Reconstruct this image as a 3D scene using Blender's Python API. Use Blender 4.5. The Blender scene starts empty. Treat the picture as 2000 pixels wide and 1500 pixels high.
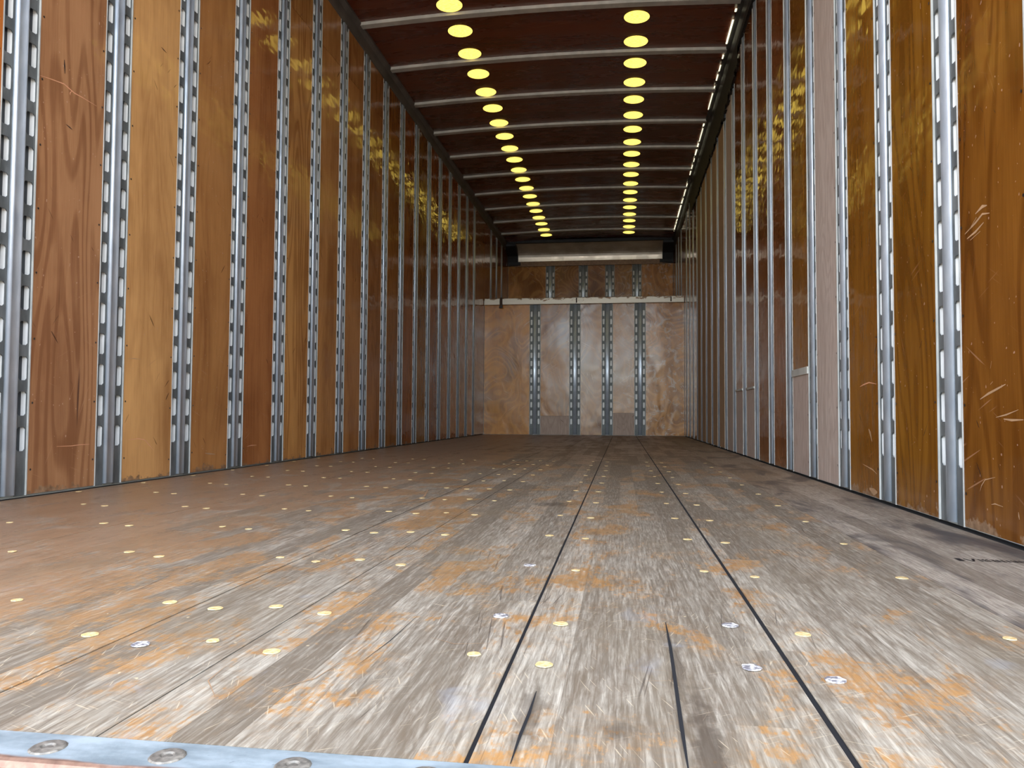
import bpy, bmesh, math, random
from mathutils import Vector, Matrix
rnd = random.Random(11)
SC = bpy.context.scene
COL = SC.collection

# ------------------------------------------------------------------ camera
H_EYE = 0.236
cd = bpy.data.cameras.new('camera'); cam = bpy.data.objects.new('camera', cd); COL.objects.link(cam)
cd.sensor_width = 36.0; cd.lens = 27.0; cd.clip_start = 0.02; cd.clip_end = 400
yc = Vector((215.0, -61.0, -1500.0)).normalized()          # the truck's long axis seen from the camera
zc = Vector((0, 1, 0)); zc = (zc - zc.dot(yc) * yc).normalized()
xc = yc.cross(zc)
M = Matrix((xc, yc, zc))                                     # rows: world axes in camera space
cam.matrix_world = Matrix.Translation((0, 0, H_EYE)) @ M.to_4x4()
SC.camera = cam

# ------------------------------------------------------------------ sky, sun, exposure
W = bpy.data.worlds.new('world'); SC.world = W; W.use_nodes = True
wn = W.node_tree.nodes; wl = W.node_tree.links
sky = wn.new('ShaderNodeTexSky'); sky.sky_type = 'NISHITA'; sky.sun_disc = False
sky.sun_elevation = math.radians(48); sky.sun_rotation = math.radians(20); sky.air_density = 1.0; sky.dust_density = 1.2
hs = wn.new('ShaderNodeHueSaturation'); hs.inputs['Saturation'].default_value = .42; wl.new(sky.outputs[0], hs.inputs['Color'])   # thin high haze
bg = wn['Background']; wl.new(hs.outputs[0], bg.inputs[0]); bg.inputs[1].default_value = 0.95
sd = bpy.data.lights.new('sun', 'SUN'); sun = bpy.data.objects.new('sun', sd); COL.objects.link(sun)
sd.energy = 9.0; sd.color = (1, .95, .86); sd.angle = math.radians(.6)
sun.rotation_euler = (math.radians(-42), 0, math.radians(-20))   # high sun ahead of the truck: no direct sun through the door
pd = bpy.data.lights.new('door_portal', 'AREA'); po = bpy.data.objects.new('door_portal', pd); COL.objects.link(po)
pd.shape = 'RECTANGLE'; pd.size = 2.5; pd.size_y = 2.9; pd.cycles.is_portal = True
po.location = (-.46, .40, 1.25); po.rotation_euler = (math.radians(90), 0, 0)
SC.view_settings.view_transform = 'Standard'; SC.view_settings.look = 'None'
SC.view_settings.gamma = 1.0; SC.view_settings.use_curve_mapping = False
SC.view_settings.exposure = 1.0
cy = SC.cycles
cy.use_denoising = True; cy.max_bounces = 9; cy.diffuse_bounces = 6; cy.glossy_bounces = 4
cy.sample_clamp_indirect = 6.0; cy.caustics_reflective = False; cy.caustics_refractive = False

# ------------------------------------------------------------------ node helpers
def srgb(r, g, b):
    f = lambda c: (c / 255 / 12.92) if c / 255 <= .04045 else ((c / 255 + .055) / 1.055) ** 2.4
    return (f(r), f(g), f(b), 1)

class G:
    """small wrapper for building node graphs"""
    def __init__(s, name, rough=.5, metal=0.0, spec=.5):
        s.m = bpy.data.materials.new(name); s.m.use_nodes = True
        s.n = s.m.node_tree.nodes; s.l = s.m.node_tree.links
        s.b = s.n['Principled BSDF']
        s.b.inputs['Roughness'].default_value = rough; s.b.inputs['Metallic'].default_value = metal
        s.b.inputs['Specular IOR Level'].default_value = spec
    def put(s, sock, v):
        if isinstance(v, bpy.types.NodeSocket): s.l.new(v, sock)
        elif v is not None:
            try: sock.default_value = v
            except Exception: sock.default_value = (v, v, v)
    def obj(s): return s.n.new('ShaderNodeTexCoord').outputs['Object']
    def rand(s): return s.n.new('ShaderNodeObjectInfo').outputs['Random']
    def tint(s): return s.n.new('ShaderNodeObjectInfo').outputs['Color']
    def math(s, op, a, b=None, c=None, clamp=False):
        k = s.n.new('ShaderNodeMath'); k.operation = op; k.use_clamp = clamp
        s.put(k.inputs[0], a)
        if b is not None: s.put(k.inputs[1], b)
        if c is not None: s.put(k.inputs[2], c)
        return k.outputs[0]
    def vmul(s, v, w):
        k = s.n.new('ShaderNodeVectorMath'); k.operation = 'MULTIPLY'; s.put(k.inputs[0], v); s.put(k.inputs[1], w); return k.outputs[0]
    def vadd(s, v, w):
        k = s.n.new('ShaderNodeVectorMath'); k.operation = 'ADD'; s.put(k.inputs[0], v); s.put(k.inputs[1], w); return k.outputs[0]
    def rot(s, v, e):
        k = s.n.new('ShaderNodeMapping'); s.put(k.inputs['Vector'], v); k.inputs['Rotation'].default_value = e; return k.outputs[0]
    def xyz(s, v):
        k = s.n.new('ShaderNodeSeparateXYZ'); s.put(k.inputs[0], v); return k.outputs
    def comb(s, x, y, z):
        k = s.n.new('ShaderNodeCombineXYZ'); s.put(k.inputs[0], x); s.put(k.inputs[1], y); s.put(k.inputs[2], z); return k.outputs[0]
    def noise(s, v, scale=1.0, detail=3.0, rough=.55, dist=0.0):
        k = s.n.new('ShaderNodeTexNoise'); s.put(k.inputs['Vector'], v); k.inputs['Scale'].default_value = scale
        k.inputs['Detail'].default_value = detail; k.inputs['Roughness'].default_value = rough; k.inputs['Distortion'].default_value = dist
        return k.outputs[0]
    def white(s, v):
        k = s.n.new('ShaderNodeTexWhiteNoise'); k.noise_dimensions = '3D'; s.put(k.inputs['Vector'], v); return k.outputs['Value']
    def ramp(s, v, lo, hi, a=0.0, b=1.0, smooth=True):
        k = s.n.new('ShaderNodeMapRange'); k.interpolation_type = 'SMOOTHSTEP' if smooth else 'LINEAR'
        s.put(k.inputs[0], v)
        k.inputs[1].default_value = lo; k.inputs[2].default_value = hi; k.inputs[3].default_value = a; k.inputs[4].default_value = b
        return k.outputs[0]
    def mix(s, f, a, b, mode='MIX'):
        k = s.n.new('ShaderNodeMix'); k.data_type = 'RGBA'; k.blend_type = mode; k.clamp_factor = True
        s.put(k.inputs[0], f); s.put(k.inputs[6], a); s.put(k.inputs[7], b); return k.outputs[2]
    def bump(s, h, strength=.3, dist=.01, normal=None):
        k = s.n.new('ShaderNodeBump'); k.inputs['Strength'].default_value = strength; k.inputs['Distance'].default_value = dist
        s.put(k.inputs['Height'], h)
        if normal is not None: s.put(k.inputs['Normal'], normal)
        return k.outputs[0]
    def set(s, **k):
        for a, v in k.items(): s.put(s.b.inputs[a.replace('_', ' ')], v)
        return s.m

# ------------------------------------------------------------------ materials
def scratches(g, p, angs, sl=1.6, sw=55, lo=.70, hi=.74):
    """thin marks: noise stretched hard along a few directions of the (u,v) plane"""
    out = None
    for i, a in enumerate(angs):
        q = g.rot(p, (0, 0, a))
        n = g.noise(g.vadd(g.vmul(q, (sl, sw, 1)), (i * 7.3, i * 3.1, 0)), 1.0, 1.0, .5, .25)
        gate = g.ramp(g.noise(g.vadd(p, (i * 5.7, 2.2, 0)), 3.0, 2), .50, .62)
        m = g.math('MULTIPLY', g.ramp(n, lo, hi), gate)
        out = m if out is None else g.math('MAXIMUM', out, m)
    return out

def wall_wood(name, dark, light, rough=.12, scr=.55, axis='YZ', gloss_wave=1.0, coat=.0):
    """varnished plywood; grain runs up (Z). The object's own colour gives each board its hue."""
    g = G(name, rough, 0, .42)
    o = g.obj(); r = g.rand(); x, y, z = g.xyz(o)
    u = y if axis == 'YZ' else x
    off = g.math('MULTIPLY', r, 37.0)
    p = g.comb(g.math('ADD', u, off), z, off)
    big = g.noise(g.vmul(p, (6, .9, 1)), 1, 3, .5, .6)
    rings = g.math('SINE', g.math('MULTIPLY', g.noise(g.vmul(p, (5.5, .75, 1)), 1, 1, .4, .15), 95.0))
    rings = g.ramp(rings, -.2, 1.0)
    fine = g.noise(g.vmul(p, (230, 7, 1)), 1, 3, .6)
    blot = g.noise(g.vmul(p, (5, 3.0, 1)), 1, 4, .6)
    f = g.math('ADD', g.math('MULTIPLY', big, .75), g.math('MULTIPLY', fine, .3))
    f = g.math('ADD', f, g.math('MULTIPLY', blot, .45))
    f = g.math('SUBTRACT', f, g.math('MULTIPLY', rings, g.ramp(g.math('FRACT', g.math('MULTIPLY', r, 7.3)), .2, .9, .05, .20)))
    c = g.mix(g.ramp(f, .42, .98), dark, light)
    c = g.mix(1.0, c, g.tint(), 'MULTIPLY')
    streak = g.ramp(g.noise(g.vmul(p, (30, 2.2, 1)), 1, 1), .76, .82)
    c = g.mix(g.math('MULTIPLY', streak, .75), c, (.02, .008, .012, 1))
    p1 = g.comb(g.math('ADD', u, off), z, 0)
    s = scratches(g, p1, (.35, -.5, 1.2, 2.0), 5, 130, .70, .75)
    low = g.ramp(z, .9, .05, .35, 1.0)
    c = g.mix(g.math('MULTIPLY', g.math('MULTIPLY', s, low), scr), c, (.42, .22, .12, 1))
    dots = g.ramp(g.noise(g.vmul(p, (150, 100, 1)), 1, 0), .83, .86)
    c = g.mix(g.math('MULTIPLY', dots, .6), c, (.5, .3, .2, 1))
    nick = scratches(g, g.vadd(p1, (3.3, 8.8, 0)), (.9, -.9), 9, 90, .74, .77)
    c = g.mix(g.math('MULTIPLY', nick, .7), c, (.015, .008, .006, 1))
    # chipped, raw lower edge
    chip = g.ramp(g.math('ADD', z, g.math('MULTIPLY', g.noise(g.vmul(p, (16, 16, 1)), 1, 4, .65), -.16)), -.062, -.075)
    c = g.mix(g.math('MULTIPLY', chip, .9), c, g.mix(g.noise(p, 60, 2), (.05, .025, .012, 1), (.42, .26, .15, 1)))
    wave = g.noise(g.vmul(p, (26, 7, 1)), 1, 2, .5)
    wave2 = g.noise(g.vmul(p, (5, 10, 1)), 1, 2, .5)
    b = g.bump(g.math('ADD', g.math('MULTIPLY', wave, .20), g.math('MULTIPLY', wave2, .8)), .45 * gloss_wave, .010)
    b = g.bump(fine, .05, .001, b)
    rg = g.ramp(blot, .3, .8, rough - .05, rough + .07)
    return g.set(Base_Color=c, Normal=b, Roughness=rg, Coat_Weight=coat, Coat_Roughness=.12)

M_WALL = wall_wood('varnished_plywood', srgb(148, 98, 62), srgb(198, 143, 96))
M_BACK = None

def back_wood():
    g = G('bulkhead_plywood', .25, 0, .3)
    o = g.obj(); r = g.rand(); x, y, z = g.xyz(o)
    off = g.math('MULTIPLY', r, 37.0)
    p = g.comb(g.math('ADD', x, off), z, off)
    n = g.noise(g.vmul(p, (2.6, 1.7, 1)), 1, 2, .45, .8)
    rings = g.ramp(g.math('SINE', g.math('MULTIPLY', n, 75.0)), -.3, 1.0)
    big = g.noise(g.vmul(p, (3, 2, 1)), 1, 4, .6)
    fine = g.noise(g.vmul(p, (150, 12, 1)), 1, 3, .6)
    f = g.math('ADD', g.math('MULTIPLY', big, .9), g.math('MULTIPLY', fine, .25))
    c = g.mix(g.ramp(f, .35, .85), srgb(110, 74, 44), srgb(186, 140, 92))
    c = g.mix(g.math('MULTIPLY', rings, .34), c, srgb(206, 166, 118))
    c = g.mix(1.0, c, g.tint(), 'MULTIPLY')
    scf = g.ramp(g.noise(g.vmul(p, (9, 9, 1)), 1, 6, .74, 1.2), .53, .62)
    wear = g.ramp(g.math('ADD', x, g.math('MULTIPLY', big, .5)), -.2, .75)
    c = g.mix(g.math('MULTIPLY', g.math('MULTIPLY', scf, wear), .8), c, srgb(210, 196, 182))
    dk = g.ramp(g.noise(g.vmul(p, (22, 26, 1)), 1, 3, .6, .6), .68, .73)
    c = g.mix(g.math('MULTIPLY', g.math('MULTIPLY', dk, wear), .7), c, srgb(60, 38, 26))
    s = scratches(g, g.comb(x, z, 0), (.5, -.6, 1.3), 4, 70, .67, .71)
    c = g.mix(g.math('MULTIPLY', s, .5), c, srgb(225, 200, 170))
    b = g.bump(g.noise(g.vmul(p, (4, 3.2, 1)), 1, 2, .45, .3), .5, .014)
    b = g.bump(fine, .1, .002, b)
    return g.set(Base_Color=c, Normal=b, Roughness=g.ramp(big, .3, .8, .12, .30))
M_BACK = back_wood()

def raw_wood():
    g = G('unvarnished_patch_plywood', .62, 0, .3)
    o = g.obj(); r = g.rand(); x, y, z = g.xyz(o)
    off = g.math('MULTIPLY', r, 31.0)
    p = g.comb(g.math('ADD', g.math('ADD', x, y), off), z, off)
    n = g.noise(g.vmul(p, (7, 1.0, 1)), 1, 2, .5, .3)
    rings = g.ramp(g.math('SINE', g.math('MULTIPLY', n, 110.0)), 0, 1.0)
    fine = g.noise(g.vmul(p, (180, 10, 1)), 1, 3, .6)
    c = g.mix(g.ramp(fine, .3, .75), srgb(172, 154, 142), srgb(202, 186, 174))
    c = g.mix(g.math('MULTIPLY', rings, .35), c, srgb(158, 138, 124))
    c = g.mix(1.0, c, g.tint(), 'MULTIPLY')
    sc_ = scratches(g, g.comb(g.math('ADD', g.math('ADD', x, y), off), z, 0), (.7, -.9, 1.8), 5, 60, .70, .74)
    c = g.mix(g.math('MULTIPLY', g.math('MULTIPLY', sc_, g.ramp(z, 1.0, .1, .2, 1)), .55), c, srgb(70, 52, 48))
    return g.set(Base_Color=c, Normal=g.bump(fine, .15, .002))
M_RAW = raw_wood()

def roof_wood():
    g = G('dark_roof_plywood', .3)
    o = g.obj(); r = g.rand(); x, y, z = g.xyz(o)
    off = g.math('MULTIPLY', r, 31.0)
    p = g.comb(x, g.math('ADD', y, off), off)
    f = g.noise(g.vmul(p, (1.6, 9, 1)), 1, 4, .6, .4)
    fine = g.noise(g.vmul(p, (9, 160, 1)), 1, 2, .6)
    c = g.mix(g.ramp(g.math('ADD', g.math('MULTIPLY', f, .8), g.math('MULTIPLY', fine, .25)), .35, .8), srgb(80, 34, 18), srgb(108, 52, 26))
    c = g.mix(1.0, c, g.tint(), 'MULTIPLY')
    s = scratches(g, p, (.7, -1.0, .1), 3, 60, .72, .75)
    c = g.mix(g.math('MULTIPLY', s, .4), c, srgb(150, 110, 80))
    b = g.bump(g.noise(g.vmul(p, (4, 9, 1)), 1, 3), .35, .01)
    return g.set(Base_Color=c, Normal=b, Roughness=g.ramp(f, .3, .8, .22, .38))
M_ROOF = roof_wood()

def steel(name, a, b_, rough=.42, metal=.75, sc=30):
    g = G(name, rough, metal)
    o = g.obj()
    n = g.noise(g.vmul(o, (1, 1, .35)), sc, 4, .6); n2 = g.noise(o, 5, 2)
    c = g.mix(g.ramp(g.math('ADD', g.math('MULTIPLY', n, .6), g.math('MULTIPLY', n2, .4)), .35, .68), a, b_)
    return g.set(Base_Color=c, Roughness=g.ramp(n, .3, .7, rough - .06, rough + .12), Normal=g.bump(n, .06, .002))
M_FLANGE = steel('galvanised_flange', srgb(86, 90, 90), srgb(122, 126, 126), .55, .4)
M_RIB = steel('galvanised_rib', srgb(190, 203, 217), srgb(216, 226, 237), .36, .5)
M_LIP = steel('bright_cut_edge', srgb(176, 178, 174), srgb(214, 214, 208), .5, .3)
M_POCKET = steel('daylight_white_slot_steel', srgb(232, 232, 228), srgb(248, 248, 246), .55, .1)  # near-white colour adds the daylight that falls into the slots
M_BACKPLATE = steel('shade_dark_back_plate', srgb(34, 36, 40), srgb(56, 60, 64), .6, .1)  # near-black colour puts the shade inside the side-wall slots into the plate
M_BOW = steel('roof_bow_steel', srgb(178, 178, 170), srgb(208, 206, 196), .5, .2, 14)
M_RAIL = steel('grey_roof_rail', srgb(84, 80, 76), srgb(112, 106, 100), .5, .3, 10)
M_DARKRAIL = steel('dark_roof_rail', srgb(20, 22, 26), srgb(44, 46, 50), .45, .3, 10)
M_ALU = steel('brushed_aluminium', srgb(206, 198, 182), srgb(232, 226, 212), .38, .75, 8)
M_BLACK = steel('black_casting', srgb(22, 26, 30), srgb(44, 48, 52), .55, .1, 12)
M_SCREW = steel('dark_screw', srgb(40, 38, 36), srgb(70, 66, 62), .5, .5, 60)

def beam_mat():
    g = G('scuffed_shelf_beam', .45, .3)
    o = g.obj(); x, y, z = g.xyz(o)
    n = g.noise(g.vmul(o, (14, 14, 30)), 1, 5, .65, .6)
    m = g.ramp(g.math('ADD', n, g.math('MULTIPLY', g.math('SUBTRACT', z, 1.59), 4.0)), .56, .62)
    c = g.mix(m, srgb(206, 200, 188), g.mix(g.noise(o, 40, 2), srgb(88, 62, 44), srgb(150, 120, 90)))
    return g.set(Base_Color=c, Normal=g.bump(n, .2, .003))
M_BEAM = beam_mat()

def sill_mat():
    g = G('weathered_galvanised_sill', .5, .35)
    o = g.obj(); x, y, z = g.xyz(o)
    n = g.noise(g.vmul(o, (14, 30, 20)), 1, 4, .6); n2 = g.noise(o, 120, 3)
    c = g.mix(g.ramp(n, .35, .7), srgb(134, 146, 150), srgb(180, 192, 196))
    c = g.mix(g.ramp(g.noise(o, 55, 3), .66, .74, 0, .7), c, srgb(92, 96, 98))
    edge = g.ramp(g.math('ADD', y, g.math('MULTIPLY', n, -.012)), .4785, .4745)
    c = g.mix(edge, c, g.mix(n2, srgb(80, 56, 48), srgb(176, 140, 118)))
    return g.set(Base_Color=c, Normal=g.bump(n2, .2, .002))
M_SILL = sill_mat()
M_FRAME = steel('rusty_dark_frame', srgb(46, 36, 34), srgb(84, 66, 60), .7, .1, 25)

def floor_mat(name, fresh=False):
    g = G(name, .5, 0, .4)
    o = g.obj(); x, y, z = g.xyz(o); r = g.rand(); off = g.math('MULTIPLY', r, 23.0)
    # laminated strips with staggered butt ends
    warp = g.math('MULTIPLY', g.noise(g.vmul(o, (1, .35, 1)), 1, 1), .012)
    si = g.math('FLOOR', g.math('DIVIDE', g.math('ADD', x, warp), .0455))
    sr = g.white(g.comb(si, 3.3, 0))
    bi = g.math('FLOOR', g.math('ADD', g.math('DIVIDE', y, .85), g.math('MULTIPLY', sr, 9.0)))
    sv = g.white(g.comb(si, bi, 7.0))
    q = g.comb(g.math('ADD', x, g.math('MULTIPLY', sv, 3.0)), y, g.math('MULTIPLY', sv, 11.0))
    grain = g.noise(g.vmul(q, (260, 17, 1)), 1, 5, .68, .4)
    rn = g.noise(g.vmul(q, (22, 1.6, 1)), 1, 2, .5, .35)
    rings = g.ramp(g.math('SINE', g.math('MULTIPLY', rn, 120.0)), .1, 1.0)
    cross = g.noise(g.rot(g.vmul(o, (60, 110, 1)), (0, 0, .5)), 1, 3, .6)
    big = g.noise(g.vmul(o, (3.0, 1.6, 1)), 1, 4, .6)
    fine2 = g.noise(g.vmul(o, (170, 45, 1)), 1, 4, .7)
    if fresh:
        c = g.mix(g.ramp(g.math('ADD', g.math('MULTIPLY', grain, .6), g.math('MULTIPLY', sv, .16)), .25, .62), srgb(128, 116, 100), srgb(206, 194, 176))
        c = g.mix(g.math('MULTIPLY', rings, .30), c, srgb(122, 104, 92))
        st = g.noise(g.vmul(g.vadd(o, (4, 2, 0)), (7, 2.4, 1)), 1, 4, .6, .5)
        c = g.mix(g.ramp(g.math('ADD', st, g.math('MULTIPLY', g.math('SUBTRACT', grain, .5), .25)), .52, .70, 0, .85), c, srgb(70, 70, 76))
        c = g.mix(g.ramp(fine2, .52, .72, 0, .4), c, srgb(96, 88, 80))
        tan = g.ramp(y, 1.8, 3.2)
        c = g.mix(g.math('MULTIPLY', tan, .6), c, g.mix(grain, srgb(120, 92, 64), srgb(182, 148, 108)), 'MIX')
        c = g.mix(g.ramp(st, .50, .62, 0, .55), c, srgb(70, 62, 58))
        sc_ = scratches(g, g.comb(x, y, 0), (1.5, 1.2), 3, 70, .68, .72)
        c = g.mix(g.math('MULTIPLY', sc_, .6), c, srgb(58, 46, 42))
        return g.set(Base_Color=c, Normal=g.bump(g.math('ADD', grain, rings), .25, .0015), Roughness=.62)
    grey = g.mix(g.ramp(g.math('ADD', g.math('MULTIPLY', grain, .65), g.math('MULTIPLY', sv, .14)), .26, .66), srgb(116, 104, 88), srgb(206, 196, 177))
    grey = g.mix(g.math('MULTIPLY', rings, .20), grey, srgb(108, 92, 72))
    # worn varnish survives in patches, more of it toward the walls and deep inside
    traffic = g.math('ADD', g.ramp(x, -.25, -1.2, 0, .16), g.ramp(y, 2.2, 6.0, 0, .07))
    vm = g.noise(g.vmul(g.vadd(o, (9.1, 4.4, 0)), (8, 5, 1)), 1, 5, .68, .5)
    vm = g.math('ADD', vm, g.math('MULTIPLY', g.math('SUBTRACT', sv, .5), .13))
    vm = g.math('ADD', vm, g.math('MULTIPLY', g.math('SUBTRACT', cross, .5), .22))
    patchy = g.math('ADD', vm, g.math('MULTIPLY', g.math('SUBTRACT', big, .5), .35))
    v = g.ramp(g.math('ADD', patchy, g.math('ADD', traffic, g.math('MULTIPLY', g.math('SUBTRACT', fine2, .5), .40))), .545, .625)
    vcol = g.mix(g.math('ADD', g.math('MULTIPLY', g.noise(g.vmul(q, (25, 6, 1)), 1, 3), .5), g.math('MULTIPLY', grain, .5)), srgb(126, 80, 40), srgb(214, 162, 98))
    vcol = g.mix(g.ramp(x, -.3, -1.0, 0, .85), vcol, g.mix(grain, srgb(128, 96, 72), srgb(184, 146, 112)))
    worn = g.ramp(g.noise(g.vmul(o, (95, 60, 1)), 1, 5, .75, .4), .36, .60, .30, .92)
    halo = g.ramp(g.math('ADD', patchy, traffic), .46, .60, 0, .24)
    grey = g.mix(halo, grey, g.mix(grain, srgb(132, 96, 58), srgb(196, 158, 110)))
    c = g.mix(g.math('MULTIPLY', v, worn), grey, vcol)
    c = g.mix(g.ramp(g.noise(g.vmul(o, (38, 14, 1)), 1, 5, .7, .8), .48, .66, 0, .38), c, srgb(104, 86, 66))
    dull = g.ramp(g.noise(g.vmul(o, (5, 2, 1)), 1, 4, .65), .45, .75, 0, .5)
    c = g.mix(dull, c, srgb(128, 113, 90))
    c = g.mix(g.ramp(x, -.5, -1.3, 0, .45), c, srgb(150, 116, 86))
    c = g.mix(g.ramp(y, 2.2, 5.5, 0, .55), c, srgb(134, 104, 76))
    blue = g.ramp(g.noise(g.vmul(g.vadd(o, (2, 7, 0)), (12, 9, 1)), 1, 4, .6, .6), .62, .76, 0, .3)
    c = g.mix(g.math('MULTIPLY', blue, g.ramp(y, 1.4, .6)), c, srgb(164, 170, 178))
    # dark oily stains by the door
    for (sx, sy, rx, ry, k) in ((-.072, .61, .012, .065, .6), (-.004, .590, .014, .020, .6), (.062, .55, .013, .15, .8), (-.18, 2.03, .05, .05, .6), (.052, .74, .006, .10, .5)):
        d = g.vmul(g.vadd(o, (-sx, -sy, 0)), (1 / rx, 1 / ry, 0))
        k_ = g.n.new('ShaderNodeVectorMath'); k_.operation = 'LENGTH'; g.put(k_.inputs[0], d)
        dd = g.math('ADD', k_.outputs['Value'], g.math('MULTIPLY', g.math('SUBTRACT', g.noise(o, 45, 4, .65), .5), 1.6))
        c = g.mix(g.ramp(dd, 1.25, .35, 0, k), c, srgb(78, 66, 54))
    ds = g.ramp(g.noise(g.vmul(g.vadd(o, (1.7, 0, 0)), (10, 4, 1)), 1, 4, .6), .68, .8, 0, .5)
    c = g.mix(ds, c, srgb(78, 62, 50))
    # scratches and specks
    p2 = g.comb(x, y, 0)
    s = scratches(g, p2, (.4, -.6, 1.2, 1.9, 2.6), 22, 420, .69, .74)
    c = g.mix(g.math('MULTIPLY', s, .45), c, srgb(226, 206, 172))
    s2 = scratches(g, g.vadd(p2, (4, 9, 0)), (1.45, 1.7), 5, 260, .70, .73)
    c = g.mix(g.math('MULTIPLY', s2, .6), c, srgb(60, 48, 40))
    spk = g.ramp(g.noise(g.vmul(o, (90, 70, 1)), 1, 1), .78, .82)
    c = g.mix(g.math('MULTIPLY', spk, .5), c, srgb(238, 216, 170))
    joint = g.math('ABSOLUTE', g.math('SUBTRACT', g.math('FRACT', g.math('DIVIDE', g.math('ADD', x, warp), .0455)), .5))
    jm = g.math('MULTIPLY', g.ramp(joint, .485, .498), g.ramp(sr, .35, .6, .05, .45))
    c = g.mix(jm, c, srgb(74, 60, 48))
    hgt = g.math('SUBTRACT', g.math('ADD', g.math('MULTIPLY', grain, .7), g.math('MULTIPLY', cross, .25)), g.math('MULTIPLY', rings, .35))
    rg = g.mix(v, (.58, .58, .58, 1), (.36, .36, .36, 1))
    return g.set(Base_Color=c, Normal=g.bump(hgt, .30, .0015), Roughness=rg)
M_FLOOR = floor_mat('worn_hardwood_floor')
M_FLOORNEW = floor_mat('pale_stained_floor', True)

def flat(name, col, rough=.7, metal=0.0, var=.0):
    g = G(name, rough, metal)
    c = g.mix(g.ramp(g.noise(g.obj(), 30, 3), .3, .7), [v * (1 - var) for v in col[:3]] + [1], [min(1, v * (1 + var)) for v in col[:3]] + [1])
    return g.set(Base_Color=c)
M_GAP = flat('black_gap', srgb(14, 14, 18), .9)
M_INK = flat('black_ink', srgb(18, 14, 20), .6)
M_SCR = flat('raw_scratch', srgb(206, 146, 108), .8, 0, .1)
M_SCRP = flat('pale_scratch', srgb(168, 132, 96), .8, 0, .1)
M_NICK = flat('dark_nick', srgb(44, 28, 22), .8, 0, .1)
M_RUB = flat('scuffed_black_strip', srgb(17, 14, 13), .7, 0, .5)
M_OUTER = flat('outer_skin', srgb(205, 205, 200), .6, 0, .05)
M_GROUND = flat('yard_asphalt', srgb(168, 160, 150), .9, 0, .12)
M_STRAP = flat('dark_webbing', srgb(66, 50, 40), .8, 0, .2)

def plug_mat(name, a, b_):
    g = G(name, .5)
    c = g.mix(g.ramp(g.noise(g.obj(), 160, 3, .6), .4, .62), a, b_)
    return g.set(Base_Color=c)
M_PLUG = plug_mat('yellow_filler', srgb(236, 214, 158), srgb(214, 180, 120))
M_PLUGW = plug_mat('chipped_white_filler', srgb(232, 228, 222), srgb(120, 116, 120))

def disc_mat():
    g = G('backlit_fibreglass', .4)
    o = g.obj(); r = g.rand(); off = g.math('MULTIPLY', r, 19.0)
    p = g.vadd(o, g.comb(off, off, 0))
    weave = g.noise(g.vmul(p, (60, 160, 1)), 1, 2, .6)
    st = g.ramp(g.noise(p, 22, 3, .6), .62, .75)
    c = g.mix(g.ramp(weave, .35, .65), (1.0, .80, .15, 1), (.80, .50, .07, 1))
    c = g.mix(g.math('MULTIPLY', st, .6), c, (.62, .30, .05, 1))
    return g.set(Base_Color=(.5, .42, .2, 1), Emission_Color=c, Emission_Strength=1.08)
M_DISC = disc_mat()
g_ = G('daylight_slit', .5); M_SLIT = g_.set(Base_Color=(.6, .55, .4, 1), Emission_Color=(1, .93, .62, 1), Emission_Strength=.8)

# ------------------------------------------------------------------ mesh helpers
def mesh(name, verts, faces, mats, fm=None, smooth=False):
    me = bpy.data.meshes.new(name); me.from_pydata([tuple(v) for v in verts], [], faces)
    for m in (mats if isinstance(mats, (list, tuple)) else [mats]): me.materials.append(m)
    if fm: me.polygons.foreach_set('material_index', fm)
    if smooth: me.polygons.foreach_set('use_smooth', [True] * len(me.polygons))
    me.update(); return me
class MB:
    def __init__(s): s.v = []; s.f = []; s.m = []
    def box(s, x0, x1, y0, y1, z0, z1, mi=0):
        b = len(s.v)
        s.v += [(x0, y0, z0), (x1, y0, z0), (x1, y1, z0), (x0, y1, z0), (x0, y0, z1), (x1, y0, z1), (x1, y1, z1), (x0, y1, z1)]
        for q in ((0, 3, 2, 1), (4, 5, 6, 7), (0, 1, 5, 4), (1, 2, 6, 5), (2, 3, 7, 6), (3, 0, 4, 7)):
            s.f.append(tuple(b + i for i in q)); s.m.append(mi)
        return s
    def quad(s, a, b, c, d, mi=0):
        k = len(s.v); s.v += [a, b, c, d]; s.f.append((k, k + 1, k + 2, k + 3)); s.m.append(mi)
    def poly(s, pts, mi=0):
        k = len(s.v); s.v += pts; s.f.append(tuple(range(k, k + len(pts)))); s.m.append(mi)
    def sweep(s, prof, a, b, mi=0, caps=True, fn=None, n=1):
        """closed profile carried from a to b; fn(point2d, t) -> 3D"""
        k = len(s.v); m = len(prof)
        for i in range(n + 1):
            t = a + (b - a) * i / n
            for q in prof: s.v.append(fn(q, t))
        for i in range(n):
            for j in range(m):
                j2 = (j + 1) % m
                s.f.append((k + i * m + j, k + i * m + j2, k + (i + 1) * m + j2, k + (i + 1) * m + j)); s.m.append(mi)
        if caps:
            s.f.append(tuple(k + j for j in range(m))); s.m.append(mi)
            s.f.append(tuple(k + n * m + j for j in reversed(range(m)))); s.m.append(mi)
    def mesh(s, name, mats, bevel=0, smooth=False):
        me = mesh(name, s.v, s.f, mats, s.m)
        bm = bmesh.new(); bm.from_mesh(me)
        bmesh.ops.recalc_face_normals(bm, faces=bm.faces)
        if bevel:
            bmesh.ops.bevel(bm, geom=bm.edges[:], offset=bevel, segments=2, profile=.7, affect='EDGES', clamp_overlap=True)
        if smooth:
            for f in bm.faces: f.smooth = True
        bm.to_mesh(me); bm.free(); return me
def ob(name, me, parent=None, loc=None, rot=None, color=None):
    o = bpy.data.objects.new(name, me); COL.objects.link(o)
    if parent: o.parent = parent
    if loc: o.location = loc
    if rot: o.rotation_euler = rot
    if color: o.color = color
    return o
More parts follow.
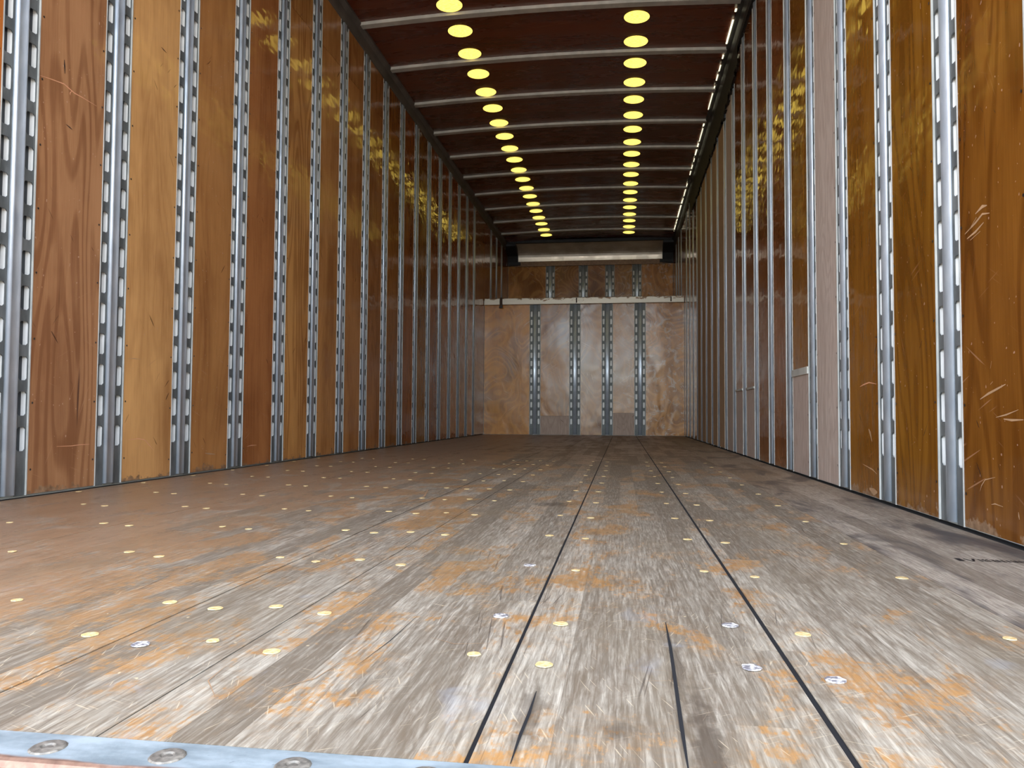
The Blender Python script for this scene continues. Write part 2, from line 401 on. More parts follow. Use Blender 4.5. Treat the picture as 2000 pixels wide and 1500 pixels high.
def tag(o, label=None, cat=None, group=None, kind=None):
    for k, v in (('label', label), ('category', cat), ('group', group), ('kind', kind)):
        if v: o[k] = v
    return o

# ------------------------------------------------------------------ dimensions
XL, XR, D, DA = -1.63, .71, 9.0, 10.9
Y0 = .52
ZC = 2.65                                   # roof panels at the walls
XM = (XL + XR) / 2; HW = (XR - XL) / 2
def arch(x): return .032 * (1 - ((x - XM) / HW) ** 2)
RAIL_L = 2.55; RAIL_R = 2.50
SEAM = 2.265

# ------------------------------------------------------------------ ground outside
gm = MB(); gm.quad((-60, -80, -1.15), (60, -80, -1.15), (60, 40, -1.15), (-60, 40, -1.15))
tag(ob('ground', gm.mesh('ground', M_GROUND)), 'pale asphalt yard outside the open rear door', kind='structure')

# ------------------------------------------------------------------ floor
fl = MB(); fl.box(XL - .05, XR + .05, Y0 + .001, DA, -.06, -.0009)
floor = ob('floor', fl.mesh('floor_base', M_GAP)); tag(floor, 'worn hardwood plank floor of the truck', kind='structure')
seams = [XL + .004, -1.325, -1.052, -.785, -.518, -.379, -.105, .1575, .443, XR - .004]
gaps = [.003, .0012, .0012, .0014, .0026, .0024, .0036, .0052, .0022, .003]
planks = []
for i in range(len(seams) - 1):
    a = seams[i] + gaps[i] / 2; b = seams[i + 1] - gaps[i + 1] / 2
    dz = (0, .0006, -.0001, .0003, 0, .0004, 0, .0005, 0)[i]
    m = MB(); c = .0003
    prof = [(a, -.02), (b, -.02), (b, dz - c), (b - c, dz), (a + c, dz), (a, dz - c)]
    m.sweep(prof, Y0, D, fn=lambda q, t: (q[0], t, q[1]), n=1)
    planks.append(ob('plank', m.mesh('plank', M_FLOORNEW if i == 8 else M_FLOOR), floor))
tag(planks[8], 'newer pale plank with blue-black stains')
# splits inside planks near the door
def strip_mesh(pts, w, z, mat, name, taper=True):
    m = MB(); L = []; R_ = []
    for i, p in enumerate(pts):
        q0 = pts[max(0, i - 1)]; q1 = pts[min(len(pts) - 1, i + 1)]
        dx, dy = q1[0] - q0[0], q1[1] - q0[1]; l = math.hypot(dx, dy) or 1
        ww = w * (.25 if taper and i in (0, len(pts) - 1) else 1) / 2
        L.append((p[0] - dy / l * ww, p[1] + dx / l * ww, z)); R_.append((p[0] + dy / l * ww, p[1] - dx / l * ww, z))
    for i in range(len(pts) - 1): m.quad(R_[i], R_[i + 1], L[i + 1], L[i])
    return m.mesh(name, mat)
ob('split', strip_mesh([(.0435, .522), (.0445, .60), (.0465, .70), (.0485, .80), (.049, .90)], .0032, .0009, M_GAP, 'split'), planks[6])
ob('split', strip_mesh([(-.0745, .522), (-.074, .57), (-.0725, .61), (-.0722, .66)], .0026, .0009, M_GAP, 'split'), planks[6])
ob('split', strip_mesh([(-.245, .70), (-.238, .78), (-.236, .88)], .0012, .0012, M_GAP, 'split'), planks[5])
for pts, w in (([(-.30, .62), (-.27, .66), (-.262, .72)], .0012), ([(-.33, .60), (-.36, .64), (-.365, .68)], .0011),
               ([(-.20, .80), (-.17, .78), (-.13, .79)], .0011), ([(.02, .70), (.045, .705)], .0016), ([(.005, .735), (.04, .73)], .0013),
               ([(.14, .90), (.10, .905)], .0012), ([(-.60, 2.35), (-.56, 2.15), (-.565, 2.0)], .006)):
    ob('scratch', strip_mesh(pts, w, .0011, M_SCRP, 'floor_scratch'), floor)
# filler plugs
def disc_me(name, r, h, mat, seg=14, jit=0.0):
    m = MB(); top = []; bot = []
    for k in range(seg):
        a = 2 * math.pi * k / seg; rr = r * (1 + jit * rnd.uniform(-1, 1))
        top.append((rr * math.cos(a), rr * math.sin(a), h)); bot.append((rr * 1.05 * math.cos(a), rr * 1.05 * math.sin(a), 0))
    m.poly(top)
    for k in range(seg): k2 = (k + 1) % seg; m.quad(bot[k], bot[k2], top[k2], top[k])
    return m.mesh(name, mat)
plugs = [disc_me('filler_plug', .0083, .0008, M_PLUG, 12, .07) for _ in range(3)]
plugw = disc_me('filler_plug', .0085, .0010, M_PLUGW, 11, .22)
white_at = {(6, 1, 0), (7, 0, 0), (5, 1, 1), (4, 0, 0), (6, 1, 1), (5, 1, 2)}
rows = [.740] + [.884 + .3025 * i for i in range(11)]
for pi in range(8):
    a, b = seams[pi], seams[pi + 1]
    for ri, y in enumerate(rows):
        for side in (0, 1):
            if pi == 7 and ri == 0 and side: continue
            px = a + .035 if side == 0 else b - .037
            py = y + (-.012 if side == 0 else .012) + rnd.uniform(-.003, .003)
            me = plugw if (pi, side, ri) in white_at else rnd.choice(plugs)
            o = ob('filler_plug', me, planks[pi], (px + rnd.uniform(-.003, .003), py, .0008), (0, 0, rnd.uniform(0, 6)))
            o.scale = (1, 1, 1) if rnd.random() < .7 else (.8, .8, 1)
# inked stamp on the pale plank (letters too worn to read)
im = MB(); zi = .0003
def ink(x0, x1, y0, y1, sk=0.0):
    im.quad((x0, y0, zi), (x1, y0 + sk, zi), (x1, y1 + sk, zi), (x0, y1, zi))
xs = .548; yb = 1.362
for (w, kind) in ((.009, 'blk'), (.004, 'gap'), (.019, 'v'), (.003, 'gap'), (.004, 'i'), (.002, 'gap'), (.004, 'e'), (.002, 'gap'), (.004, 'e'), (.004, 'gap'), (.005, 'e'), (.0015, 'gap'), (.004, 'blk'), (.003, 'gap'),
                  (.005, 'e'), (.0028, 'gap'), (.005, 'i'), (.002, 'gap'), (.003, 'e'), (.0015, 'gap'), (.004, 'blk'), (.003, 'gap'), (.004, 'e'), (.0025, 'gap'), (.003, 'i')):
    hh = .024 - (xs - .548) * .09
    if kind == 'blk': ink(xs, xs + w, yb, yb + hh)
    if kind == 'i': ink(xs, xs + w * .7, yb, yb + hh)
    if kind == 'e':
        ink(xs, xs + w * .35, yb, yb + hh)
        for t in (0, .42, .84): ink(xs, xs + w, yb + hh * t, yb + hh * (t + .18))
    if kind == 'v':
        im.quad((xs, yb + hh, zi), (xs + .003, yb + hh, zi), (xs + .009, yb, zi), (xs + .006, yb, zi))
        im.quad((xs + .008, yb, zi), (xs + .011, yb, zi), (xs + .019, yb + hh, zi), (xs + .014, yb + hh, zi))
    xs += w
for v in range(len(im.v)): im.v[v] = (im.v[v][0], im.v[v][1], .0006)
ob('ink_stamp', im.mesh('ink_stamp', M_INK), planks[8])['label'] = 'black inked stamp, too worn to read'

# rear sill strip with countersunk bolts
sm = MB()
prof = [(Y0 - .001, .0005), (Y0 - .001, -.005), (.4745, -.005), (.4745, -.004), (.477, -.0005), (.480, .0005)]
sm.sweep(prof, XL - .05, XR + .05, fn=lambda q, t: (t, q[0], q[1]), n=1)
sill = ob('door_sill', sm.mesh('door_sill', M_SILL))
tag(sill, 'galvanised steel sill strip at the floor edge by the open rear door', 'sill')
bolt = MB()
seg = 16
for (r0, z0, r1, z1) in ((.0125, .0006, .0112, .0015), (.0112, .0015, .0050, .0018), (.0050, .0018, .0035, .0008)):
    for k in range(seg):
        a0 = 2 * math.pi * k / seg; a1 = 2 * math.pi * (k + 1) / seg
        P = lambda r, a, z: (r * math.cos(a), r * math.sin(a), z)
        bolt.quad(P(r0, a0, z0), P(r0, a1, z0), P(r1, a1, z1), P(r1, a0, z1))
bolt.poly([(.0035 * math.cos(2 * math.pi * k / seg), .0035 * math.sin(2 * math.pi * k / seg), .0008) for k in range(seg)])
bme = bolt.mesh('bolt', steel('worn_bolt_steel', srgb(112, 108, 100), srgb(176, 168, 154), .45, .5, 160), smooth=False)
for x in [-.399 + .0905 * k for k in range(-12, 13)]:
    ob('bolt', bme, sill, (x, .4975, 0))
fm = MB(); fm.box(XL - .05, XR + .05, .4755, Y0, -.35, -.0055)
tag(ob('rear_frame', fm.mesh('rear_frame', M_FRAME, .002)), 'dark rusty steel rear frame below the door sill', 'frame')

# ------------------------------------------------------------------ wall posts
FN, HWID, HH = -.003, .0325 / 2, .066     # flange depth, slot half width, slot height
def flange(z0, z1, sgn, hole0, pitch, name, HWID=HWID):
    """slotted plate between u=.0225 and u=.0645 (times sgn); local frame u = X, out = Y, up = Z"""
    m = MB(); ua, ub = .0225, .0645; uc = .0435
    r = .006
    P = lambda u, z, n=FN: (sgn * u, n, z)
    z = z0; zc = hole0
    while zc + HH / 2 < z1 - .02:
        b0, b1 = zc - HH / 2, zc + HH / 2
        m.quad(P(ua, z), P(ub, z), P(ub, b0), P(ua, b0))
        u0, u1 = uc - HWID, uc + HWID
        hole = [(u0, b0 + r), (u0 + r, b0), (u1 - r, b0), (u1, b0 + r), (u1, b1 - r), (u1 - r, b1), (u0 + r, b1), (u0, b1 - r)]
        m.poly([P(ua, b0), P(u0 + r, b0), P(u0, b0 + r), P(u0, b1 - r), P(u0 + r, b1), P(ua, b1)])
        m.poly([P(ub, b0), P(ub, b1), P(u1 - r, b1), P(u1, b1 - r), P(u1, b0 + r), P(u1 - r, b0)])
        for k in range(8):                      # plate thickness inside the slot
            a, b = hole[k], hole[(k + 1) % 8]
            m.quad(P(a[0], a[1]), P(b[0], b[1]), P(b[0], b[1], FN - .003), P(a[0], a[1], FN - .003))
        z = b1; zc += pitch
    m.quad(P(ua, z), P(ub, z), P(ub, z1), P(ua, z1))
    # outer lip
    for (a, b) in ((.0620, .0650),):
        m.box(min(sgn * a, sgn * b), max(sgn * a, sgn * b), FN - .001, .0014, z0, z1, 1)
    return m.mesh(name, [M_FLANGE, M_LIP])
def rib(z0, z1, rnd_=False):
    m = MB()
    prof = [(-.0225, FN - .001), (-.0205, .0015), (-.0180, .0050), (-.0145, .0062), (-.0115, .0048), (.0115, .0048), (.0145, .0062), (.0180, .0050), (.0205, .0015), (.0225, FN - .001)]
    if rnd_: prof = [(.0225 * math.cos(math.pi * (1 - k / 12)), FN - .001 + .0105 * math.sin(math.pi * k / 12) ** .8) for k in range(13)]
    m.sweep(prof, z0 + .004, z1 - .002, fn=lambda q, t: (q[0], q[1], t))
    me = m.mesh('rib', M_RIB)
    for p in me.polygons: p.use_smooth = len(p.vertices) == 4
    return me
def pocket(z0, z1, faces, back=0):
    """channel behind the slots: a back plate coloured dark as slot shade and return walls coloured bright as daylight at the side of each slot away from the door"""
    m = MB()
    m.quad((-.066, -.0215, z0), (.066, -.0215, z0), (.066, -.0215, z1), (-.066, -.0215, z1), back)
    for s in (-1, 1):
        u = s * .0435 + faces * (HWID + .0005)
        m.quad((u, -.0215, z0), (u, FN - .0005, z0), (u, FN - .0005, z1), (u, -.0215, z1), 1)
    return m
def post_meshes(z0, z1, faces, hole0=None, pitch=.0975, back=0, rr=False, hw=HWID):
    h0 = hole0 if hole0 is not None else z0 + .155
    return (rib(z0, z1, rr), flange(z0, z1, -1, h0, pitch, 'slotted_flange', hw), flange(z0, z1, 1, h0, pitch, 'slotted_flange', hw),
            pocket(z0, z1, faces, back).mesh('slot_pocket', [M_BACKPLATE, M_POCKET]))
def place_post(meshes, parent, loc, rotz, name='wall_post'):
    r = ob(name, meshes[0], parent, loc, (0, 0, rotz))
    ob('slotted_flange', meshes[1], r); ob('slotted_flange', meshes[2], r); ob('slot_pocket', meshes[3], r)
    return r

PI = math.pi
# local: u=+X, outward=+Y.  left wall: outward=+X -> rotate -90 (u -> -Y).  right wall: outward=-X -> rotate +90 (u -> +Y)
PL = post_meshes(.006, RAIL_L + .02, -1)         # far side (+Y) is local u negative on the left wall
PR = post_meshes(.006, RAIL_R, 1, rr=True)
PB = post_meshes(.004, 1.54, 1, back=1, hw=.0105)  # bulkhead back plates take the bright colour, painted as lit from the door
PBA = post_meshes(1.60, 2.38, 1, back=1, hw=.0105)
PLA = post_meshes(1.60, RAIL_L + .02, -1)
PRA = post_meshes(1.60, RAIL_R, 1)

def slab(name, x0, x1, ya, yb, za, zb, mat): 
    m = MB(); m.box(x0, x1, ya, yb, za, zb); return m.mesh(name, mat)
wl_ = ob('wall_left', slab('wall_left', XL - .06, XL - .023, Y0, DA + .05, -.05, 2.75, M_OUTER)); tag(wl_, 'left side wall of varnished plywood boards between slotted steel posts', kind='structure')
wr_ = ob('wall_right', slab('wall_right', XR + .023, XR + .06, Y0, DA + .05, -.05, 2.75, M_OUTER)); tag(wr_, 'right side wall of varnished and bare plywood boards between slotted posts', kind='structure')
wb_ = ob('wall_back', slab('wall_back', XL - .06, XR + .06, D + .023, D + .06, -.05, 1.56, M_OUTER)); tag(wb_, 'front bulkhead of figured plywood between slotted steel posts', kind='structure')
wa_ = ob('wall_attic', slab('wall_attic', XL - .06, XR + .06, DA + .023, DA + .06, 1.5, 2.75, M_OUTER)); tag(wa_, 'rear wall of the raised cab-over alcove', kind='structure')
am = MB(); am.box(XL, XR, D + .02, DA, 1.53, 1.562)
tag(ob('trim_1', am.mesh('attic_floor', M_FLOOR)), 'plywood deck of the cab-over alcove', kind='structure')

def panel(parent, x, ya, yb, za, zb, mat, color, side, proud=0.0):
    """plywood board on a side wall; side=+1 faces +X"""
    m = MB(); t = .016
    xa, xb = (x - t, x + proud) if side > 0 else (x - proud, x + t)
    hy, hz = (yb - ya) / 2, (zb - za) / 2
    m.box(xa - x, xb - x, -hy, hy, -hz, hz)
    me = m.mesh('panel', mat)
    # keep grain anchored to the floor level: shift mesh so object origin sits at floor height
    for v in me.vertices: v.co.z += hz + za
    o = ob('panel', me, parent, (x, (ya + yb) / 2, 0)); o.color = color
    return o
def col(r, g, b): return (r, g, b, 1)
# left wall
YL = [1.856 + .4055 * k for k in range(-3, 17)]
left_tint = {0: (.75, .77, .84), 1: (1.22, 1.36, 1.2), 2: (.84, .80, .62), 3: (.80, .66, .52), 4: (1.18, 1.2, .88), 5: (1.08, 1.05, .80), 6: (.98, .90, .68), 7: (.88, .76, .56)}
yprev = Y0
for i, y in enumerate(YL + [8.99]):
    k = i - 4
    t = left_tint.get(k, (.68 + rnd.uniform(-.10, .12), .50 + rnd.uniform(-.06, .08), .28 + rnd.uniform(-.04, .04)))
    ya = yprev + (.066 if i else 0); yb = (y - .066 if i < len(YL) else y)
    panel(wl_, XL, ya, yb, .008, SEAM - .0015, M_WALL, col(*t), 1)
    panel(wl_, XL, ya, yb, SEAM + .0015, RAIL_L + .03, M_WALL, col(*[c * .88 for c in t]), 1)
    yprev = y
for y in YL: place_post(PL, wl_, (XL, y, 0), -PI / 2)
YLA = [9.443, 9.874, 10.30]
yprev = D
for i, y in enumerate(YLA + [DA]):
    panel(wl_, XL, yprev + (.066 if i else .0), y - (.066 if i < 3 else 0), 1.565, RAIL_L + .03, M_WALL, col(.62, .42, .26), 1)
    yprev = y
for y in YLA: place_post(PLA, wl_, (XL, y, 0), -PI / 2)
# right wall
YR = [1.801 + .4050 * k for k in range(-3, 18)]
ochre = (.42, .34, .14)
right_tint = {-1: (.36, .28, .10), 0: (.46, .40, .11), 1: (.48, .40, .12), 3: (.54, .46, .14), 4: (.50, .34, .2), 5: (.50, .36, .22), 6: (.48, .34, .18), 7: (.48, .34, .18)}
yprev = Y0
for i, y in enumerate(YR + [8.99]):
    k = i - 4
    ya = yprev + (.066 if i else 0); yb = (y - .066 if i < len(YR) else y)
    t = right_tint.get(k, (.56 + rnd.uniform(-.04, .04), .40, .24))
    if k < -1: t = ochre
    zt = RAIL_R + .03
    if k == 2 or k == 8:
        panel(wr_, XR, ya, yb, .008, zt, M_RAW, col(1, 1, 1), -1)['label'] = 'bare pale plywood board'
    elif 9 <= k <= 13:
        pr = panel(wr_, XR, ya, yb, .012, 2.30, M_RAW, col(.86, .70, .50), -1, .003); pr['label'] = 'tan overlay board standing proud of the wall'
        panel(wr_, XR, ya, yb, 2.303, zt, M_WALL, col(.3, .25, .22), -1)
    elif k in (3, 6, 7):
        zp = {3: .402, 6: .385, 7: .388}[k]
        panel(wr_, XR, ya, yb, .008, zp, M_RAW, col(.98, .96, .96), -1)['label'] = 'bare pale plywood patch'
        panel(wr_, XR, ya, yb, zp + .004, SEAM - .0015, M_WALL, col(*t), -1)
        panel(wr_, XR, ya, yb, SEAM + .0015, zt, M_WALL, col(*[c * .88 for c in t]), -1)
        cp = MB(); cp.box(XR - .006, XR, ya, yb, zp - (.002 if k == 3 else .0), zp + (.026 if k == 3 else .012))
        ob('patch_batten', cp.mesh('patch_batten', M_BOW, .001), wr_)
    else:
        panel(wr_, XR, ya, yb, .008, SEAM - .0015, M_WALL, col(*t), -1)
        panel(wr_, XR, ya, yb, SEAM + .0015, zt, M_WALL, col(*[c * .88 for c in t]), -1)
    yprev = y
for y in YR: place_post(PR, wr_, (XR, y, 0), PI / 2)
YRA = [9.45, 9.88, 10.31]
yprev = D
for i, y in enumerate(YRA + [DA]):
    panel(wr_, XR, yprev + (.066 if i else .0), y - (.066 if i < 3 else 0), 1.565, RAIL_R + .03, M_WALL, col(.60, .42, .26), -1)
    yprev = y
for y in YRA: place_post(PRA, wr_, (XR, y, 0), PI / 2)
# screws down both edges of every board
for (w, X, ys, s, z1) in ((wl_, XL, YL, 1, 2.5), (wr_, XR, YR, -1, 2.45)):
    m = MB()
    for y in ys:
        if y > 5.2: continue
        for d in (-.076, .076):
            z = .06 + rnd.uniform(0, .03)
            while z < z1:
                r = .0035; x = X + s * .0012
                if not (z > SEAM - .02 and z < SEAM + .02):
                    m.poly([(x, y + d + r * math.cos(a * PI / 3), z + r * math.sin(a * PI / 3)) for a in range(6)])
                z += .185 + rnd.uniform(-.006, .006)
    o = ob('screw_head', m.mesh('screw_head', M_SCREW), w); o['kind'] = 'stuff'
# individual scars on the walls
def wall_mark(parent, X, s, pts, w, mat, name='scratch'):
    m = MB(); x = X + s * .0008; n = len(pts); L = []; R_ = []
    for i, p in enumerate(pts):
        q0 = pts[max(0, i - 1)]; q1 = pts[min(n - 1, i + 1)]
        dy, dz = q1[0] - q0[0], q1[1] - q0[1]; l = math.hypot(dy, dz) or 1
        ww = w / 2 * (.3 if i in (0, n - 1) else rnd.uniform(.8, 1.2))
        L.append((x, p[0] - dz / l * ww, p[1] + dy / l * ww)); R_.append((x, p[0] + dz / l * ww, p[1] - dy / l * ww))
    for i in range(n - 1): m.quad(L[i], L[i + 1], R_[i + 1], R_[i])
    ob(name, m.mesh(name, mat), parent)
for pts, w, mt in (
        ([(1.925, 1.187), (1.967, 1.195), (2.018, 1.203), (2.046, 1.197), (2.062, 1.194), (2.095, 1.195), (2.16, 1.194)], .0028, M_SCR),
        ([(2.05, 1.196), (2.043, 1.186), (2.044, 1.180)], .003, M_SCR),
        ([(2.030, 1.087), (2.045, 1.084), (2.057, 1.081)], .0035, M_NICK),
        ([(2.016, 1.275), (2.018, 1.258), (2.020, 1.235)], .007, M_NICK),
        ([(2.03, .136), (2.09, .135), (2.13, .137), (2.169, .137)], .0025, M_SCR),
        ([(2.358, .145), (2.41, .147), (2.445, .143), (2.47, .125), (2.501, .103)], .0028, M_SCR),
        ([(2.837, .077), (2.87, .073), (2.914, .069)], .006, M_SCRP),
        ([(2.488, 1.541), (2.50, 1.538), (2.52, 1.535)], .004, M_NICK),
        ([(2.347, .416), (2.38, .418), (2.416, .417)], .003, M_SCRP),
        ([(3.18, .09), (3.22, .093), (3.27, .092)], .004, M_SCR)):
    wall_mark(wl_, XL, 1, pts, w, mt)
for pts, w, mt in (
        ([(1.71, .618), (1.66, .630), (1.63, .640), (1.60, .634)], .005, M_SCRP), ([(1.70, .606), (1.66, .612), (1.625, .622)], .006, M_SCRP), ([(1.69, .622), (1.655, .640)], .004, M_SCRP), ([(1.685, .600), (1.64, .608)], .004, M_SCRP),
        ([(1.66, .648), (1.63, .655), (1.61, .652)], .006, M_SCRP),
        ([(1.654, .272), (1.62, .282), (1.58, .291), (1.55, .298)], .0045, M_SCRP), ([(1.56, .233), (1.53, .231), (1.488, .232)], .005, M_SCRP),
        ([(1.59, .236), (1.55, .241), (1.505, .250)], .0025, M_SCRP), ([(1.61, .30), (1.60, .305)], .003, M_SCRP),
        ([(1.662, .088), (1.655, .10), (1.639, .113), (1.597, .121)], .002, M_SCRP), ([(1.615, .067), (1.60, .070), (1.569, .068)], .0025, M_SCRP),
        ([(1.512, .065), (1.511, .058), (1.509, .052)], .004, M_SCRP), ([(1.609, .331), (1.603, .345)], .002, M_SCRP),
        ([(2.437, .326), (2.40, .331), (2.35, .335), (2.287, .328)], .004, M_SCR), ([(2.36, .20), (2.347, .19), (2.33, .165)], .011, M_SCRP),
        ([(2.42, .095), (2.33, .085), (2.29, .075)], .004, M_SCRP), ([(2.36, .028), (2.32, .022), (2.29, .024)], .018, M_SCRP)):
    wall_mark(wr_, XR, -1, pts, w, mt)

# ------------------------------------------------------------------ bulkhead and alcove back wall
XP = [-1.018, -.547, -.171, .206]
def bpanel(parent, xa, xb, y, za, zb, mat, color):
    m = MB(); m.box(xa, xb, y, y + .016, za, zb)
    me = m.mesh('panel', mat); return ob('panel', me, parent, color=color)
bt = [(1.25, 1.04, .62), (.98, .80, .50), (1.0, .84, .56), (1.05, .92, .68), (1.45, 1.30, 1.0)]
edges = [XL] + XP + [XR]
for i in range(5):
    a = edges[i] + (.066 if i else .003); b = edges[i + 1] - (.066 if i < 4 else .003)
    zlo = {1: .224, 3: .262}.get(i, .004)
    if zlo > .1: bpanel(wb_, a, b, D, .004, zlo - .002, M_RAW, col(.95, .88, .84))['label'] = 'bare pale plywood patch'
    bpanel(wb_, a, b, D, zlo, 1.55, M_BACK, col(*bt[i]))
    bpanel(wa_, a, b, DA, 1.56, 2.42, M_BACK, col(*[c * .95 for c in bt[i]]))
for x in XP:
    place_post(PB, wb_, (x, D, 0), PI, 'wall_post')
    place_post(PBA, wa_, (x, DA, 0), PI, 'wall_post')

bm_ = MB(); bm_.box(XL + .003, XR - .003, D - .045, D + .03, 1.538, 1.612)
beam = ob('shelf_beam', bm_.mesh('shelf_beam', M_BEAM, .006)); tag(beam, 'pale scuffed metal shelf beam across the top of the plywood bulkhead', 'beam')
for x in (-.535, .55):
    m = MB(); m.box(x, x + .014, D - .050, D - .045, 1.548, 1.606)
    ob('worn_notch', m.mesh('worn_notch', M_STRAP, .001), beam)
# front header: curved aluminium nose sheet with flange and end castings
m = MB(); n = 10
hx0, hx1 = XL + .15, XR - .15
for i in range(n):
    a0 = PI / 2 * i / n; a1 = PI / 2 * (i + 1) / n
    f = lambda a: (DA - .30 + .27 * math.sin(a) ** .62, 2.43 + .20 * math.cos(a))
    (ya, za), (yb, zb) = f(a0), f(a1)
    m.quad((hx0, ya, za), (hx1, ya, za), (hx1, yb, zb), (hx0, yb, zb))
header = ob('front_header', m.mesh('front_header', M_ALU, smooth=True)); tag(header, 'curved brushed aluminium header panel under the roof at the far end', 'header')
m = MB(); m.box(XL + .09, XR - .09, DA - .036, DA - .004, 2.362, 2.432)
ob('header_flange', m.mesh('header_flange', M_BEAM, .003), header)
m = MB(); m.box(XL + .005, XR - .005, DA - .34, DA - .29, 2.632, 2.672)
ob('header_top_angle', m.mesh('header_top_angle', M_BLACK, .003), header)
for (a, b, c_, d_) in ((XL + .002, hx0 + .002, XL + .03, hx0 + .04), (hx1 - .002, XR - .002, hx1 - .04, XR - .03)):
    m = MB()
    prof = [(DA - .31, 2.64), (DA - .31, 2.60), (DA - .10, 2.50), (DA - .06, 2.42), (DA - .05, 2.37), (DA - .004, 2.37), (DA - .004, 2.64)]
    m.sweep(prof, a, b, fn=lambda q, t: (t, q[0], q[1]))
    m.box(c_, d_, DA - .09, DA - .05, 2.375, 2.415)
    ob('corner_casting', m.mesh('corner_casting', M_BLACK, .002), header)

# strap hanging at the left end of the beam
m = MB(); path = [(10.30, 2.05), (10.30, 1.80)]
m.box(XL + .02, XL + .024, 9.30, 9.335, 1.60, 1.72); m.box(XL + .02, XL + .05, 9.295, 9.34, 1.60, 1.62)
m = MB()
sx, sy = XL + .19, D - .055
pp = [(0, 1.62), (.003, 1.60), (.002, 1.56), (.004, 1.53), (.001, 1.505)]
for i in range(len(pp) - 1):
    (a, za), (b, zb) = pp[i], pp[i + 1]
    m.quad((sx + a, sy, za), (sx + .034 + a, sy, za), (sx + .034 + b, sy, zb), (sx + b, sy, zb))
    m.quad((sx + a, sy + .003, za), (sx + b, sy + .003, zb), (sx + .034 + b, sy + .003, zb), (sx + .034 + a, sy + .003, za))
m.box(sx, sx + .034, sy, sy + .02, 1.612, 1.618)
strap = ob('hanging_strap', m.mesh('hanging_strap', M_STRAP)); tag(strap, 'short dark webbing strap end hanging over the left end of the shelf beam', 'strap')
m = MB(); m.box(sx - .004, sx + .038, sy - .003, sy + .006, 1.498, 1.514)
ob('strap_tip', m.mesh('strap_tip', M_BLACK, .001), strap)

# ------------------------------------------------------------------ ceiling
BOW = [4.495 + .6185 * k for k in range(-6, 10)]
cm = MB()
NS = 14
def arch_strip(m, xa, xb, ya, yb, z0, z1, mi=0):
    for i in range(NS):
        a = xa + (xb - xa) * i / NS; b = xa + (xb - xa) * (i + 1) / NS
        za, zb = arch(a), arch(b)
        m.quad((a, ya, z0 + za), (b, ya, z0 + zb), (b, yb, z0 + zb), (a, yb, z0 + za), mi)        # underside
        m.quad((a, ya, z1 + za), (a, yb, z1 + za), (b, yb, z1 + zb), (b, ya, z1 + zb), mi)
        m.quad((a, ya, z0 + za), (a, ya, z1 + za), (b, ya, z1 + zb), (b, ya, z0 + zb), mi)
        m.quad((a, yb, z0 + za), (b, yb, z0 + zb), (b, yb, z1 + zb), (a, yb, z1 + za), mi)
m = MB(); arch_strip(m, XL - .06, XR + .06, Y0, DA + .06, ZC + .03, ZC + .06)
ceil = ob('ceiling', m.mesh('ceiling', M_OUTER)); tag(ceil, 'dark plywood roof lining between steel bows', kind='structure')
ed = [Y0] + BOW + [DA - .28]
for i in range(len(ed) - 1):
    m = MB(); arch_strip(m, XL + .02, XR - .012, ed[i] + .002, ed[i + 1] - .002, ZC, ZC + .008)
    t = rnd.uniform(.85, 1.1)
    ob('roof_panel', m.mesh('roof_panel', M_ROOF), ceil, color=col(t, t * rnd.uniform(.92, 1), t * .95))
def bow_me():
    m = MB()
    prof = [(-.034, .020), (-.028, .018), (-.0265, .001), (-.024, -.001), (.024, -.001), (.0265, .001), (.028, .018), (.034, .020)]
    m.sweep(prof, XL + .028, XR - .022, fn=lambda q, t: (t, q[0], ZC - .018 + arch(t) + q[1]), n=NS)
    return m.mesh('roof_bow', M_BOW)
bme = bow_me()
for y in BOW: ob('roof_bow', bme, ceil, (0, y, 0))
# rails where roof meets the walls
def rail(name, X, s, z0, mat, parent):
    m = MB()
    P = [(0, z0), (.008, z0 + .002), (.012, z0 + .03), (.014, ZC - .035), (.034, ZC - .012), (.036, ZC + .002), (0, ZC + .01)]
    m.sweep([(X + s * a, z) for a, z in P], Y0, DA - .3, fn=lambda q, t: (q[0], t, q[1]))
    ob(name, m.mesh(name, mat), parent)
rail('roof_rail', XL, 1, RAIL_L, M_RAIL, wl_)
rail('roof_rail', XR, -1, RAIL_R, M_DARKRAIL, wr_)
# scuffed black strip under the right rail, ragged lower edge
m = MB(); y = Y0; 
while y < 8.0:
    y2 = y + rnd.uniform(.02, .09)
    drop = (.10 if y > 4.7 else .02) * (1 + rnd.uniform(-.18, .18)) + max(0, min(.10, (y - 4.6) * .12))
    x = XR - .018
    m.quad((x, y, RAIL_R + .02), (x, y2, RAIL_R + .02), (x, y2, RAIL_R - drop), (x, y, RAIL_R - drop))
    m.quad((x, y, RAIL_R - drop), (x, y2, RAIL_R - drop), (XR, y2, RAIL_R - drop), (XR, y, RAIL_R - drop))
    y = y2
ob('black_strip', m.mesh('black_strip', M_RUB), wr_)['label'] = 'scuffed black strip with ragged lower edge'
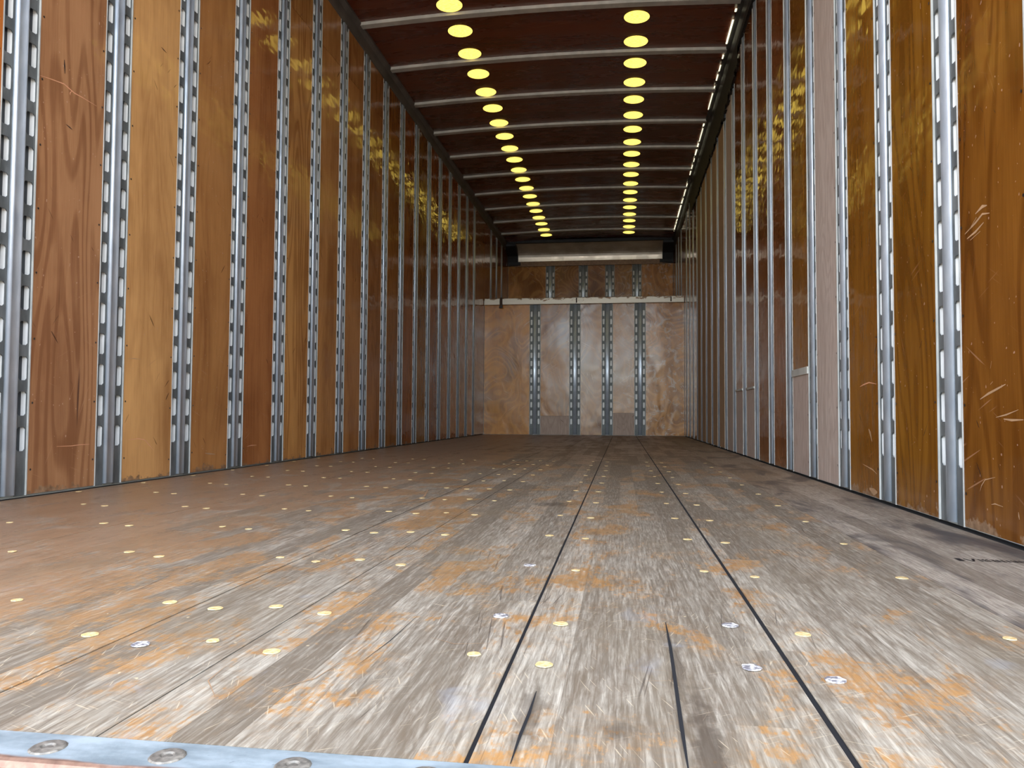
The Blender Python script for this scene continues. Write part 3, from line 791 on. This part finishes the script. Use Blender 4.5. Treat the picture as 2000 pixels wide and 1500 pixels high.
# daylight showing through the gap beside the right rail
m = MB(); y = 4.4
while y < 10.1:
    l = rnd.choice((.03, .05, .09, .16, .30)); w = rnd.uniform(.002, .008); 
    m.box(XR - .040 - w, XR - .037, y, y + l, ZC - .012, ZC - .006); y += l + rnd.choice((.03, .06, .1, .3))
o = ob('daylight_slit', m.mesh('daylight_slit', M_SLIT), ceil); o['kind'] = 'stuff'; o['label'] = 'broken line of daylight showing along the right roof edge'

# ------------------------------------------------------------------ round skylights
seg = 28; R0 = .078
m = MB(); top = [(R0 * math.cos(2 * PI * k / seg), R0 * math.sin(2 * PI * k / seg), -.0035) for k in range(seg)]
inn = [(p[0] * .6, p[1] * .6, -.005) for p in top]
m.poly(list(reversed(inn)))
for k in range(seg): k2 = (k + 1) % seg; m.quad(inn[k], inn[k2], top[k2], top[k])
lens = m.mesh('skylight_disc', M_DISC, smooth=True)
m = MB()
for k in range(seg):
    a0, a1 = 2 * PI * k / seg, 2 * PI * (k + 1) / seg
    P = lambda r, a, z: (r * math.cos(a), r * math.sin(a), z)
    m.quad(P(R0, a0, -.0015), P(R0, a1, -.0015), P(R0 + .004, a1, -.0015), P(R0 + .004, a0, -.0015))
    m.quad(P(R0 + .004, a0, -.0015), P(R0 + .004, a1, -.0015), P(R0 + .004, a1, 0), P(R0 + .004, a0, 0))
rim = m.mesh('rim', M_GAP)
ordn = ['first', 'second', 'third', 'fourth', 'fifth', 'sixth', 'seventh', 'eighth', 'ninth', 'tenth', 'eleventh', 'twelfth', 'thirteenth', 'fourteenth', 'fifteenth', 'sixteenth', 'seventeenth', 'eighteenth', 'nineteenth', 'twentieth']
def row(X, y0, n, before, side):
    for i in range(-before, n):
        y = y0 + .3108 * i
        z = ZC + arch(X) - .0005
        slope = -2 * .032 * (X - XM) / HW ** 2
        o = ob('skylight', lens, None, (X, y, z), (0, -math.atan(slope), 0))
        if i == n - 1: lab = f'round glowing yellow skylight in the {side} row, farthest from the camera, nearest the aluminium header'
        else: lab = f'round glowing yellow skylight in the {side} ceiling row, {ordn[i]} in view from the camera'
        tag(o, lab, 'skylight', f'round skylights in the {side} ceiling row')
        ob('rim', rim, o)
row(-1.019, 4.383, 20, 0, 'left')
row(.089, 4.666, 19, 0, 'right')
